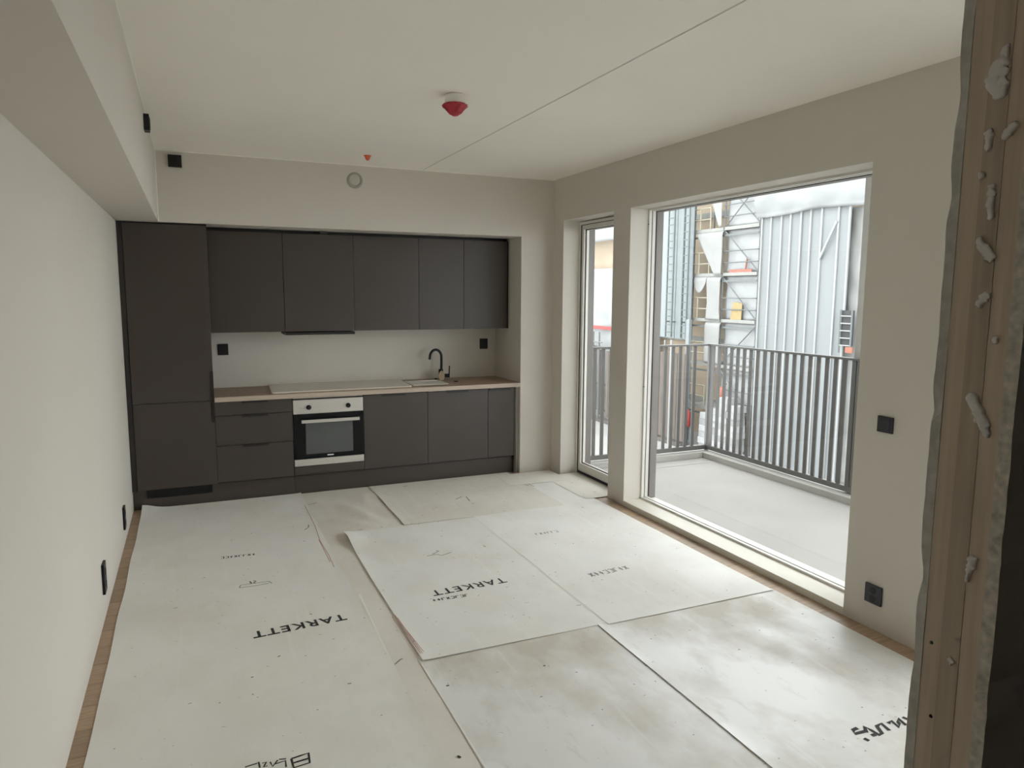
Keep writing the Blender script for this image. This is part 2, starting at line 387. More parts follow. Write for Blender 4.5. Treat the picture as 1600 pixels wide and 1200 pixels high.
MB().tube([(3.848, YD1+.058, 1.06), (3.81, YD1+.058, 1.06), (3.80, YD1+.07, 1.06), (3.80, YD1+.17, 1.06)], .009).build('lever', 'steel', hd, True)

# ------------------------------------------------------------------ kitchen
YK = .03   # plane of the fronts
G = .0018
# plinth
pl = thing('plinth', (1.66, .09, 0), 'dark brown kickboard running beneath the whole kitchen', 'kickboard')
box('plinth_board', 'front', (.004, 1.243, .075, .091, .001, .160), pl)
box('plinth_board', 'front', (1.2445, 3.302, .075, .091, .001, .160), pl)
gr = box('vent_grille', 'black', (.10, .582, .066, .0755, .088, .158), pl, .001)
for i in range(6): box('slat', 'black', (.104, .578, .063, .067, .094+i*.0105, .099+i*.0105), gr)
# tall unit
tl = thing('fridge_cabinet', (.31, .33, .001), 'tall dark brown built-in fridge cabinet beside the left wall', 'cabinet')
box('filler_panel', 'carcass', (.002, .038, YK+.006, .60, .161, ZN-.012), tl)
MB().box(.040, .625, YK+.022, .615, .161, 2.245).build('body', 'carcass', tl)
box('base_frame', 'carcass', (.06, .60, .12, .58, 0.001, .161), tl)
d = box('door', 'front', (.0405, .6255, YK, YK+.019, .8575, 2.243), tl, .0015)
box('handle', 'edge', (.604, .627, YK-.007, YK+.002, .862, 1.10), d, .001)
d = box('door', 'front', (.0405, .6255, YK, YK+.019, .166, .8535), tl, .0015)
box('handle', 'edge', (.604, .627, YK-.007, YK+.002, .68, .848), d, .001)
box('top_panel', 'carcass', (.002, .627, YK+.02, .60, 2.2455, ZN-.003), tl)
# base units
def base_unit(x0, x1, label, fronts, hx, name='base_cabinet'):
    t = thing(name, ((x0+x1)/2, .33, .001), label, 'cabinet')
    box('base_frame', 'carcass', (x0+.03, x1-.03, .12, .56, .001, .161), t)
    MB().box(x0+.001, x0+.017, YK+.022, .60, .161, .843).box(x1-.017, x1-.001, YK+.022, .60, .161, .843).box(x0+.017, x1-.017, YK+.022, .60, .161, .177).box(x0+.017, x1-.017, .59, .60, .177, .843).build('body', 'carcass', t)
    for kind, z0, z1 in fronts:
        f = box(kind, 'front', (x0+G, x1-G, YK, YK+.019, z0+.0018, z1-.0018), t, .0015)
        if hx: MB().box(hx[0], hx[1], YK-.012, YK+.015, z1-.0018, z1+.0012).box(hx[0], hx[1], YK-.014, YK-.011, z1-.018, z1+.0012).build('handle', 'edge', f)
    return t
base_unit(.627, 1.233, 'dark brown three-drawer base unit beside the tall fridge cabinet', [('drawer', .172, .478), ('drawer', .478, .728), ('drawer', .728, .843)], (.83, 1.035))
base_unit(1.834, 2.4205, 'dark brown base cabinet with one door right beside the oven', [('door', .172, .838)], (2.0, 2.21))
base_unit(2.4205, 3.0151, 'wide dark brown base cabinet below the sink and tap', [('door', .172, .838)], (2.60, 2.81))
base_unit(3.0151, 3.285, 'narrow dark brown base cabinet at end of kitchen near the window wall', [('door', .172, .838)], (3.03, 3.24))
ep = tag(box('end_panel', 'front', (3.287, 3.305, YK-.0, .60, .001, .843), None, .001), 'thin dark end panel standing between narrow base cabinet and wall', 'panel')
ep2 = tag(box('filler_strip', 'greyplastic', (3.3065, XN-.002, YK+.01, .05, .001, .843), None), 'slim grey filler strip closing the gap between kitchen and wall', 'filler strip')
# oven housing + oven
oh = thing('oven_cabinet', (1.533, .33, .001), 'dark brown housing cabinet around and below the oven', 'cabinet')
box('base_frame', 'carcass', (1.27, 1.80, .12, .56, .001, .161), oh)
MB().box(1.2345, 1.2375, YK+.005, .60, .161, .843).box(1.8295, 1.8325, YK+.005, .60, .161, .843).box(1.2375, 1.8295, YK+.022, .60, .161, .245).box(1.2375, 1.8295, .585, .60, .245, .843).build('body', 'carcass', oh)
box('lower_panel', 'front', (1.2348, 1.8322, YK, YK+.019, .1738, .2465), oh, .0015)
box('upper_rail', 'greyplastic', (1.2376, 1.8294, YK+.012, YK+.03, .832, .842), oh)
ov = thing('oven', (1.5335, .3, .25), 'built-in oven with steel panels, black glass door and two knobs', 'oven')
box('body', 'carcass', (1.245, 1.822, YK+.022, .57, .252, .822), ov)
box('control_panel', 'steel', (1.238, 1.829, YK-.006, YK+.02, .704, .824), ov, .002)
dr = box('oven_door', 'oven_black', (1.238, 1.829, YK-.006, YK+.02, .313, .700), ov, .002)
box('window', 'oven_glass', (1.335, 1.735, YK-.0085, YK-.005, .352, .628), dr, .001)
hb = MB().box(1.298, 1.788, YK-.055, YK-.040, .630, .657, .003).box(1.315, 1.335, YK-.042, YK-.004, .637, .651).box(1.751, 1.771, YK-.042, YK-.004, .637, .651)
hb.build('handle', 'steel', dr)
box('badge', 'whiteplastic', (1.512, 1.566, YK-.0085, YK-.005, .329, .339), dr)
box('bottom_panel', 'steel', (1.238, 1.829, YK-.006, YK+.02, .252, .310), ov, .002)
for kx in (1.367, 1.700):
    k = MB().lathe([(.021, 0), (.021, -.004), (.018, -.006), (.017, -.024), (.014, -.027)], (kx, YK-.0055, .758), 'y', 24).build('knob', 'black', ov, True)
    box('pointer', 'black', (kx-.004, kx+.004, YK-.037, YK-.030, .743, .773), k, .001)
MB().box(1.283, 1.335, YK-.0066, YK-.0055, .7515, .7535).box(1.29, 1.33, YK-.0066, YK-.0055, .756, .7572).box(1.36, 1.395, YK-.0066, YK-.0055, .790, .7912).box(1.69, 1.725, YK-.0066, YK-.0055, .790, .7912).build('scale_print', 'greyplastic', ov)['kind'] = 'stuff'
# uppers
YU = .27
def upper(x0, x1, label, name='wall_cabinet', z0=1.392, fwd=0):
    t = thing(name, ((x0+x1)/2, .45, z0), label, 'cabinet')
    box('body', 'carcass', (x0+.001, x1-.001, YU+.022, .628, z0+.004, 2.232), t)
    box('door', 'front', (x0+G, x1-G, YU-fwd, YU+.019-fwd, z0, 2.228), t, .0015)
    return t
upper(.6285, 1.222, 'dark brown wall cabinet next to the tall fridge cabinet')
hu = upper(1.222, 1.822, 'dark brown wall cabinet above the oven with extractor lip below', 'extractor_cabinet', 1.392, .004)
hb = box('extractor_lip', 'edge', (1.224, 1.82, YU-.01, .60, 1.362, 1.384), hu, .001)
box('filter', 'greyplastic', (1.30, 1.74, .32, .56, 1.3595, 1.3625), hb)
upper(1.822, 2.4205, 'dark brown wall cabinet between extractor cabinet and narrower cabinet')
upper(2.4205, 2.862, 'dark brown wall cabinet directly above the sink and tap')
lu = upper(2.862, 3.31, 'dark brown wall cabinet at the end near the window wall')
box('side_filler', 'edge', (3.311, XN-.003, YU+.03, .60, 1.392, 2.228), lu)
tag(box('gap_shade_strip', 'carcass', (.63, 3.32, .32, .60, 2.2335, ZN-.003), None), 'black strip standing in for the shaded gap above the wall cabinets', 'strip')  # dark strip in place of the shade above the wall cabinets
p = at(506, 366, 1, .26)
tag(box('hanging_bracket', 'front', (p.x-.03, p.x+.03, .27, .31, 2.2335, ZN-.004), None), 'small dark block in the gap above the extractor cabinet', 'block')
# worktop: two boards with a visible joint
SK = (2.445, 2.655, .17, .47)   # sink cut-out
wt = thing('worktop', (1.98, .33, .846), 'wood-look kitchen worktop with pale front edge', 'worktop')
ZT = .884
MB().box(.6285, .829, -.002, .628, .846, ZT).build('worktop_board', 'worktop', wt)
MB().box(.8305, SK[0], -.002, .628, .846, ZT).box(SK[1], XN-.001, -.002, .628, .846, ZT).box(SK[0], SK[1], -.002, SK[2], .846, ZT).box(SK[0], SK[1], SK[3], .628, .846, ZT).build('worktop_board', 'worktop', wt)
box('edge_strip', 'worktop_edge', (.6285, XN-.001, -.0045, -.002, .846, ZT), wt)
# things on the worktop
def card(name, m, pts, z, th, label, cat, rad=.03):
    poly = []
    n = len(pts)
    for i in range(n):
        p, a, b = Vector(pts[i]), Vector(pts[i-1]), Vector(pts[(i+1) % n])
        da, db = (a-p).normalized(), (b-p).normalized()
        for k in range(5):
            t = k/4; poly.append((p+da*rad*(1-t)**2+db*rad*t**2)[:])
    o = MB().prism([tuple(q) for q in poly], 2, z, z+th).build(name, m, None, loc=(pts[0][0], pts[0][1], z)); return tag(o, label, cat)
card('cover_board', 'card', [(1.075, .06), (2.285, .055), (2.31, .60), (1.10, .615)], ZT+.0005, .012, 'large off-white protective board with rounded corners lying on the worktop', 'board')
card('kraft_sheet', 'kraft', [(1.20, .012), (2.36, .012), (2.36, .052), (1.20, .052)], ZT+.0005, .003, 'narrow brown card strip along the worktop front edge', 'card', .005)
sk = thing('sink', (2.48, .32, ZT), 'white film-covered kitchen sink let into the worktop', 'sink')
MB().box(SK[0]-.115, SK[0], SK[2]-.012, SK[3]+.012, ZT+.0003, ZT+.005).box(SK[1], SK[1]+.012, SK[2]-.012, SK[3]+.012, ZT+.0003, ZT+.005).box(SK[0], SK[1], SK[2]-.012, SK[2], ZT+.0003, ZT+.005).box(SK[0], SK[1], SK[3], SK[3]+.012, ZT+.0003, ZT+.005).build('rim', 'sinkwhite', sk)
a, b, c, e = SK[0]+.001, SK[1]-.001, SK[2]+.001, SK[3]-.001
MB().box(a, a+.004, c, e, .70, ZT).box(b-.004, b, c, e, .70, ZT).box(a+.004, b-.004, c, c+.004, .70, ZT).box(a+.004, b-.004, e-.004, e, .70, ZT).box(a, b, c, e, .696, .70).build('basin', 'sinkwhite', sk)
box('film_cover', 'sinkwhite', (a+.002, b-.002, c+.002, e-.002, ZT-.004, ZT-.002), sk)
tp = thing('kitchen_tap', (2.71, .5, ZT), 'black gooseneck kitchen tap behind the sink', 'tap')
MB().lathe([(.027, 0), (.027, .006), (.022, .010), (.022, .10), (.019, .105)], (2.705, .5, ZT+.0005), 'z', 24).build('body', 'black', tp, True)
cx, zz, R_ = 2.648, 1.108, .062
arc = [(2.709, .5, .97), (2.710, .5, 1.06)]+[(cx+R_*math.cos(t), .5-.02*(1-math.cos(t))/2, zz+.075*math.sin(t)) for t in [i*math.pi/14 for i in range(0, 15)]]+[(2.580, .478, 1.09)]
MB().tube(arc, .0125, 14).build('spout', 'black', tp, True)
hv = MB().tube([(2.72, .49, .925), (2.785, .478, .925)], .019, 18).build('valve', 'black', tp, True)
MB().tube([(2.782, .478, .94), (2.784, .476, 1.022)], .006, 10).build('lever', 'black', hv, True)
bm = MB(); poly = [(2.700+.030*math.cos(t), .925+.052*math.sin(t)) for t in [2*math.pi*i/22 for i in range(22)]]
bm.prism(poly, 1, .462, .466)
tag(bm.build('cardboard_tag', 'kraft', None, loc=(2.70, .464, .874)), 'oval brown cardboard tag hung round the tap base', 'tag')
tag(MB().lathe([(.016, 0), (.018, .004), (.012, .014), (.006, .018)], (2.652, .5, ZT+.0005), 'z', 16).build('drain_control', 'black', None, True, loc=(2.652, .5, ZT)), 'small black drain knob left of the tap', 'knob')
tag(MB().lathe([(.022, 0), (.024, .003), (.018, .007)], (2.79, .30, ZT+.0005), 'z', 20).build('tap_hole_cover', 'edge', None, True, loc=(2.79, .3, ZT)), 'flat dark cap lying on the worktop right of the tap', 'cap')

# ------------------------------------------------------------------ wall fittings
def plate(name, c, axis, sgn, w_, h_, m, label, cat, holes=(), rocker=None, th=.011, group=None):
    """black plate on a wall; axis = wall normal axis, sgn = direction out of wall"""
    t = thing(name, c, label, cat, group)
    def bx(u0, u1, v0, v1, d0, d1, nm, mm, par, bev=0):
        a, b = sorted((sgn*d0, sgn*d1))
        if axis == 0: bb = (c[0]+a, c[0]+b, c[1]+u0, c[1]+u1, c[2]+v0, c[2]+v1)
        else: bb = (c[0]+u0, c[0]+u1, c[1]+a, c[1]+b, c[2]+v0, c[2]+v1)
        return box(nm, mm, bb, par, bev)
    p = bx(-w_/2, w_/2, -h_/2, h_/2, .0005, th, 'cover', m, t, .003)
    if rocker: bx(-w_/2+.014, w_/2-.014, -h_/2+.014, h_/2-.014, th, th+.003, 'rocker', m, p, .0015)
    for u, v, r in holes:
        cc = (c[0]+sgn*(th+.0002), c[1]+u, c[2]+v) if axis == 0 else (c[0]+u, c[1]+sgn*(th+.0002), c[2]+v)
        MB().lathe([(r, -.001), (r, .0014), (r*.82, .0016), (r*.8, -.0005)], cc, 'xyz'[axis], 24).build('socket_face', 'black', p, True)
    return t
plate('wall_box', (.427, 0, 2.714), 1, -1, .095, .09, 'black', 'black square box on wall above the tall cabinet', 'wall box', (), True, .03)
plate('wall_box', (XS, -1.39, 2.697), 0, 1, .09, .09, 'black', 'black square box on the side of the boxed ceiling duct', 'wall box', (), True, .03)
plate('power_socket', (.73, .63, 1.225), 1, -1, .085, .10, 'black', 'black socket on kitchen wall beside the tall cabinet', 'socket', [(0, .0, .022)])
plate('power_socket', (3.205, .63, 1.22), 1, -1, .085, .105, 'black', 'black socket on kitchen wall above worktop right of the tap', 'socket', [(0, 0, .022)])
plate('power_socket', (0, -.757, .19), 0, 1, .085, .155, 'black', 'black double socket low on the left wall closest to the kitchen', 'socket', [(0, .034, .021), (0, -.034, .021)], None, .014)
plate('power_socket', (0, -1.985, .224), 0, 1, .09, .16, 'black', 'black double socket low on the left wall farther from the kitchen', 'socket', [(0, .034, .021), (0, -.034, .021)], None, .014)
plate('light_switch', (XR, -3.697, 1.085), 0, -1, .088, .082, 'slate', 'dark square light switch on wall beside the large window', 'switch', (), True, .012)
plate('power_socket', (XR, -3.698, .190), 0, -1, .098, .10, 'slate', 'dark socket with two round holes below the light switch', 'socket', [(0, .022, .019), (0, -.022, .019)], None, .012)
# round vent
v = thing('air_vent', (1.793, 0, 2.664), 'round off-white air valve high on wall above the kitchen', 'vent')
MB().lathe([(.066, -.0005), (.066, -.006), (.060, -.012), (.048, -.012), (.046, -.004)], (1.793, 0, 2.664), 'y', 36).build('rim', 'greyplastic', v, True)
MB().lathe([(.044, -.006), (.047, -.018), (.040, -.024), (.012, -.025)], (1.787, 0, 2.668), 'y', 36).build('disc', 'ventgrey', v, True)
# smoke alarm in red film
s = thing('smoke_detector', (1.845, -2.38, H), 'white ceiling smoke detector wrapped in crumpled red plastic cover', 'smoke detector')
MB().lathe([(.050, -.0005), (.054, -.004), (.055, -.045), (.052, -.056)], (1.845, -2.38, H), 'z', 32).build('base', 'whiteplastic', s, True)
MB().lathe([(.056, -.047), (.066, -.052), (.069, -.058), (.062, -.066), (.052, -.074), (.036, -.092), (.030, -.099), (.012, -.110)], (1.845, -2.38, H), 'z', 36, .11).build('red_cover', 'redfilm', s, True)
s = thing('sprinkler_head', (1.80, -.46, H), 'tiny orange-capped sprinkler head on ceiling near the kitchen', 'sprinkler')
MB().lathe([(.030, -.0005), (.030, -.003), (.026, -.005)], (1.80, -.46, H), 'z', 20).build('rosette', 'orange', s, True)
MB().lathe([(.025, -.005), (.022, -.010), (.016, -.028), (.006, -.038)], (1.80, -.46, H), 'z', 18).build('cap', 'orange', s, True)

# ------------------------------------------------------------------ protective paper on the floor
def gauss(x, y, cx, cy, sx, sy): return math.exp(-((x-cx)/sx)**2-((y-cy)/sy)**2)
def ridge(x, y, ax, ay, bx, by, w_):
    a, b, p = Vector((ax, ay)), Vector((bx, by)), Vector((x, y)); d = b-a; t = max(0, min(1, (p-a).dot(d)/d.length_squared))
    e = (p-(a+d*t)).length; return math.exp(-(e/w_)**2)*math.sin(math.pi*min(.98, max(.02, t)))**.5
def common(x, y):
    z = .0009*(1+noise.noise((x*2.1, y*2.1, 0)))+.0004*(1+noise.noise((x*6, y*6, 3)))
    cr = gauss(x, y, 1.60, -.62, .33, .55)
    z += cr*.010*(.5+abs(noise.noise((x*5+2, y*3.0, 8))))
    z += .016*ridge(x, y, 1.50, -.35, 1.72, -.95, .05)+.012*ridge(x, y, 1.40, -.75, 1.68, -1.10, .04)+.009*ridge(x, y, 1.78, -.15, 1.70, -.6, .05)+.010*ridge(x, y, 1.33, -.2, 1.42, -.45, .04)
    return z
SHEETS = {}
def sheet(key, x0, x1, y0, y1, lay, m, label, extra=None, wave=0, seed=0, group=None):
    nx, ny = max(6, int((x1-x0)/.035)), max(6, int((y1-y0)/.035))
    def hz(x, y):
        z = .0010+lay*.0009+common(x, y)
        if extra: z += extra(x, y)
        return z
    mb = MB(); g = []
    for j in range(ny+1):
        r_ = []
        for i in range(nx+1):
            u, v_ = i/nx, j/ny; x = x0+(x1-x0)*u; y = y0+(y1-y0)*v_
            if wave and i in (0, nx): x += wave*noise.noise((y*2.2, seed, i))
            if wave and j in (0, ny): y += wave*noise.noise((x*2.2, seed+4, j))
            r_.append(mb.bm.verts.new((x, y, hz(x, y))))
        g.append(r_)
    for j in range(ny):
        for i in range(nx): mb.bm.faces.new((g[j][i], g[j][i+1], g[j+1][i+1], g[j+1][i]))
    for e_ in mb.bm.edges:
        if e_.is_boundary: e_.smooth = False
    o = mb.build('protective_paper', m, None, loc=((x0+x1)/2, (y0+y1)/2, 0))
    for p in o.data.polygons: p.use_smooth = True
    if o.data.polygons[0].normal.z < 0: o.data.flip_normals()
    md = o.modifiers.new('thickness', 'SOLIDIFY'); md.thickness = .0006; md.offset = -1
    tag(o, label, 'paper sheet', group); SHEETS[key] = (o, hz); return o
sheet('B', 1.20, 2.46, -5.5, .055, 0, M['paper3'], 'crumpled under-layer paper between the long left sheet and the lettered sheet', None, .004, 1)
sheet('D', 2.4285, 3.556, -3.125, -.06, 3, M['paper'], 'paper sheet with faint grey print along the window sill', lambda x, y: .0035*math.exp(-((y+3.125)/.02)**2), .003, 2)
sheet('A', .062, 1.283, -5.5, .055, 2, M['paper'], 'long paper sheet with black lettering along the left wall',
      lambda x, y: .035*gauss(x, y, .06, .08, .10, .14)+.004*math.exp(-((x-1.283)/.03)**2)*(1+noise.noise((y*3, 2, 2)))+.006*math.exp(-((y-.055)/.05)**2), .006, 3)
sheet('F', 2.372, 3.565, -5.5, -3.10, 2, M['paper2'], 'glossy smudged paper sheet beside the wall with bold black handwriting', lambda x, y: .0045*math.exp(-((x-2.372)/.025)**2), .003, 4)
sheet('E', 1.402, 2.385, -5.5, -3.075, 1, M['paper2'], 'smudged paper sheet without lettering in front of the lettered square sheet', lambda x, y: .0015*math.exp(-((x-1.402)/.03)**2), .003, 5)
sheet('C', 1.42, 2.425, -3.105, -1.14, 4, M['paper'], 'square-cornered paper sheet with black lettering in middle of the room',
      lambda x, y: .030*gauss(x, y, 1.42, -1.30, .10, .16)+.004*math.exp(-((x-1.42)/.03)**2)+.004*math.exp(-((y+3.105)/.02)**2)*max(0, min(1, (2.2-x)/.5)), .003, 6)
sheet('G', 1.872, 3.225, -1.123, .05, 4, M['paper3'], 'wide paper sheet lying in front of the oven and sink cabinets', lambda x, y: .006*math.exp(-((x-1.872)/.04)**2)*(1 if y < -.3 else .3), .006, 7)
sheet('J', 3.47, 3.835, -1.045, -.215, 6, M['paper3'], 'paper strip running into the balcony door recess', None, .002, 11)
sheet('I', 3.05, 3.64, -.43, -.03, 7, M['paper3'], 'small paper offcut in the corner near the balcony door', None, .01, 8)

def mark(key, name, m, strokes, width, px=True):
    """print or pencil strokes lying on a sheet; strokes are photo-pixel or floor polylines"""
    o, hz = SHEETS[key]; mb = MB()
    for st in strokes:
        P = []
        for q in st:
            v_ = at(q[0], q[1], 2, .006) if px else Vector((q[0], q[1], 0)); P.append(Vector((v_.x, v_.y)))
        Q = []
        for a, b in zip(P, P[1:]):
            n = max(1, int((b-a).length/.03)); Q += [a.lerp(b, k/n) for k in range(n)]
        Q.append(P[-1]); prev = None
        for i, p in enumerate(Q):
            d = (Q[min(i+1, len(Q)-1)]-Q[max(i-1, 0)])
            if d.length < 1e-6: continue
            d.normalize(); n_ = Vector((-d.y, d.x))*width/2
            cur = [mb.bm.verts.new((r_.x, r_.y, hz(r_.x, r_.y)+.0008)) for r_ in (p-n_, p+n_)]
            if prev: mb.bm.faces.new((prev[0], cur[0], cur[1], prev[1]))
            prev = cur
    pr = mb.build(name, m, o)
    if len(strokes) > 1: pr['kind'] = 'stuff'
    if pr.data.polygons and pr.data.polygons[0].normal.z < 0: pr.data.flip_normals()
    return pr
def lettering(key, s_, c, width, ang, m, bold=.012):
    """printed word lying on a sheet, read from the kitchen side (upside down from the camera)"""
    o, hz = SHEETS[key]
    cu = bpy.data.curves.new('t', 'FONT'); cu.body = s_; cu.align_x = 'CENTER'; cu.align_y = 'CENTER'; cu.offset = bold; cu.space_character = 1.15; cu.resolution_u = 3
    t = bpy.data.objects.new('t', cu); COL.objects.link(t); bpy.context.view_layer.update()
    me = bpy.data.meshes.new_from_object(t.evaluated_get(bpy.context.evaluated_depsgraph_get())); bpy.data.objects.remove(t)
    xs = [v_.co.x for v_ in me.vertices]; k = width/(max(xs)-min(xs)); ca, sa = math.cos(ang+math.pi), math.sin(ang+math.pi)
    ol = wloc(o)
    bm = bmesh.new(); bm.from_mesh(me)
    bmesh.ops.triangulate(bm, faces=bm.faces)
    bmesh.ops.subdivide_edges(bm, edges=[e_ for e_ in bm.edges if e_.calc_length()*k > .03], cuts=1)
    for v_ in bm.verts:
        x, y = v_.co.x*k, v_.co.y*k*1.05; X, Y = c[0]+x*ca-y*sa, c[1]+x*sa+y*ca
        v_.co = Vector((X, Y, hz(X, Y)+.0008))-ol
    bm.to_mesh(me); bm.free(); me.materials.clear(); me.materials.append(M[m]); me.name = 'printed_word'
    w_ = bpy.data.objects.new('printed_word', me); COL.objects.link(w_); w_.parent = o
    return w_
lettering('C', 'TARKETT', (1.925, -2.372), .47, .04, 'ink')
lettering('A', 'TARKETT', (.94, -2.495), .475, .06, 'ink', .02)
def dashes(key, p0, p1, n, h_, m, seed, wd=.008):
    """illegible small print: a row of short upright and slanted dashes between two photo pixels"""
    rn = random.Random(seed); A, B = at(*p0, 2, .006), at(*p1, 2, .006); d = (B-A); st = []
    for i in range(n):
        t = (i+.15)/n; p = A+d*t; u = d.normalized(); v_ = Vector((-u.y, u.x, 0)); s_ = d.length/n*.62
        k = rn.choice((0, 1, 2, 3))
        a = p; b = p+v_*h_
        if k == 0: st += [[a, b, b+u*s_]]
        elif k == 1: st += [[a, a+u*s_, b+u*s_, b]]
        elif k == 2: st += [[a+v_*h_*.5, a+u*s_+v_*h_*.5], [a+u*s_*.5, b+u*s_*.5]]
        else: st += [[a, b+u*s_], [a+u*s_, b]]
    return mark(key, 'small_print', m, [[(q.x, q.y) for q in s_] for s_ in st], wd, False)
dashes('A', (344, 873), (400, 867), 8, .035, M['ink'], 3, .007)
dashes('C', (676, 940), (734, 931), 8, .028, M['ink'], 5, .007)
dashes('D', (838, 836), (874, 831), 6, .035, M['greyink'], 6, .007)
dashes('D', (924, 901), (985, 888), 8, .05, M['greyink'], 9, .010)
mark('C', 'small_print', M['greyink'], [[(667, 869), (683, 866), (690, 868), (705, 863)], [(682, 860), (686, 862)], [(676, 866), (684, 862)]], .007)
mark('A', 'small_print', M['greyink'], [[(374, 918), (376, 914), (398, 911), (420, 908), (425, 911)], [(374, 918), (398, 915), (420, 911)]], .006)
mark('A', 'small_print', M['ink'], [[(390, 908), (393, 911), (390, 912)], [(396, 907), (400, 908), (396, 910), (400, 911)]], .008)
mark('A', 'brand_mark', M['ink'], [[(455, 1185), (482, 1176), (484, 1191), (459, 1199), (455, 1185)], [(457, 1192), (483, 1184)]], .009)
mark('A', 'small_print', M['ink'], [[(383, 1198), (402, 1192)], [(404, 1190), (406, 1199)], [(410, 1192), (416, 1190), (412, 1198), (418, 1196)], [(422, 1190), (426, 1197), (434, 1187)], [(430, 1193), (446, 1188), (447, 1198)], [(436, 1186), (447, 1185)]], .007)
mark('F', 'handwriting', M['ink'], [[(1340, 1137), (1333, 1140), (1336, 1146), (1352, 1142)], [(1354, 1144), (1351, 1135), (1362, 1141), (1374, 1148), (1378, 1145), (1370, 1134), (1377, 1130), (1390, 1141)], [(1388, 1130), (1393, 1126), (1405, 1136), (1403, 1122), (1416, 1133)], [(1362, 1149), (1368, 1147)], [(1350, 1153), (1358, 1157)], [(1410, 1120), (1424, 1126)]], .017)
mark('C', 'edge_highlight_crease', M['bead'], [[(2.420, -1.145), (2.420, -2.1), (2.420, -3.10)]], .007, False)  # painted highlight along the sheet edge, a thin pale strip
mark('E', 'edge_highlight_crease', M['bead'], [[(1.407, -3.12), (1.407, -4.0), (1.407, -5.2)]], .007, False)  # light catching the left edge, painted as a pale strip
mark('B', 'edge_highlight_crease', M['bead'], [[(562, 928), (600, 1010), (640, 1092), (668, 1140)]], .010)  # worn white crease in the under-layer
# pink pencil hatching and seam lines
mark('C', 'pencil_hatching', M['redink'], [[(612, 964), (654, 1026)], [(617, 962), (657, 1022)], [(621, 966), (660, 1022)], [(624, 972), (662, 1019)]], .0035)
mark('A', 'pencil_line', M['redink'], [[(476, 790), (492, 822), (500, 845), (514, 868), (522, 886)], [(498, 843), (516, 878)]], .004)
mark('G', 'scuff_mark', M['greyink'], [[(800, 757), (815, 756), (826, 759)], [(820, 754), (834, 760)], [(712, 780), (722, 776)], [(728, 776), (734, 783)], [(630, 760), (637, 759)]], .009)
mark('A', 'scuff_mark', M['greyink'], [[(476, 828), (482, 824), (482, 820)], [(434, 1026), (438, 1024)], [(392, 1058), (396, 1057)], [(543, 1068), (549, 1067)], [(394, 1085), (396, 1084)]], .008)
mark('E', 'scuff_mark', M['ink'], [[(697, 1071), (702, 1070)], [(849, 1040), (852, 1039)], [(715, 1180), (720, 1183)]], .009)
mark('B', 'scuff_mark', M['greyink'], [[(617, 1037), (625, 1030), (629, 1028)], [(481, 789), (495, 787)], [(560, 828), (566, 827)]], .008)

# ------------------------------------------------------------------ balcony
bf = struct('floor_balcony', 'pale concrete balcony floor outside the large window', 'floor', (4.86, -2.2, -.02))
box('slab', 'slab', (XO+.001, 5.66, -5.2, .10, -.24, -.025), bf)
box('kerb', 'kerb', (5.49, 5.66, -5.2, .10, -.025, .035), bf, .006)
box('kerb', 'kerb', (XO+.001, 5.489, -.06, .10, -.025, .035), bf, .006)
box('joint_strip', 'greyplastic', (XO+.001, 5.42, -.272, -.258, -.026, -.020), bf)
cb = struct('ceiling_balcony', 'concrete slab of the balcony above, just over the window head', 'ceiling', (4.86, -2.0, 2.725))
box('slab', 'slab', (XO+.001, 5.66, -4.0, .10, 2.725, 2.93), cb)
tag(box('support_post', 'kerb', (5.628, 5.66, -1.90, -1.81, .0355, 2.7245), None), 'slim pale post rising behind the balcony railing to the slab above', 'post')
XRL, YRL = 5.60, .02
def bar_mesh(): return MB().box(-.006, .006, -.021, .021, 0, 1.09, .001)
bm0 = bar_mesh().build('baluster', 'rail', None); bme = bm0.data; bpy.data.objects.remove(bm0)
r1 = thing('balcony_railing', (XRL, -2.2, .04), 'long grey steel balcony railing of upright bars facing the yard', 'railing')
box('top_rail', 'rail', (XRL-.025, XRL+.025, -5.0, YRL+.025, 1.185, 1.205), r1, .002)
box('bottom_rail', 'rail', (XRL-.02, XRL+.02, -5.0, YRL+.02, .050, .098), r1, .002)
for i in range(50):
    y = YRL-.095*i-.06
    if y < -4.98: break
    o = bpy.data.objects.new('baluster', bme); COL.objects.link(o); o.parent = r1; o.location = Vector((XRL, y, .097))-wloc(r1)
for y in (YRL, -1.905, -3.75): box('post', 'rail', (XRL-.018, XRL+.018, y-.016, y+.016, .036, 1.186), r1, .002)
r2 = thing('balcony_railing', (4.85, YRL, .04), 'short grey steel balcony railing across the balcony end', 'railing')
box('top_rail', 'rail', (XO+.02, XRL-.027, YRL-.025, YRL+.025, 1.185, 1.205), r2, .002)
box('bottom_rail', 'rail', (XO+.02, XRL-.027, YRL-.02, YRL+.02, .050, .098), r2, .002)
bx2 = MB().box(-.019, .019, -.006, .006, 0, 1.09, .001).build('baluster', 'rail', None); bme2 = bx2.data; bpy.data.objects.remove(bx2)
for i in range(15):
    o = bpy.data.objects.new('baluster', bme2); COL.objects.link(o); o.parent = r2; o.location = Vector((XO+.10+i*.095, YRL, .097))-wloc(r2)
box('post', 'rail', (XO+.02, XO+.05, YRL-.02, YRL+.02, .036, 1.186), r2, .002)

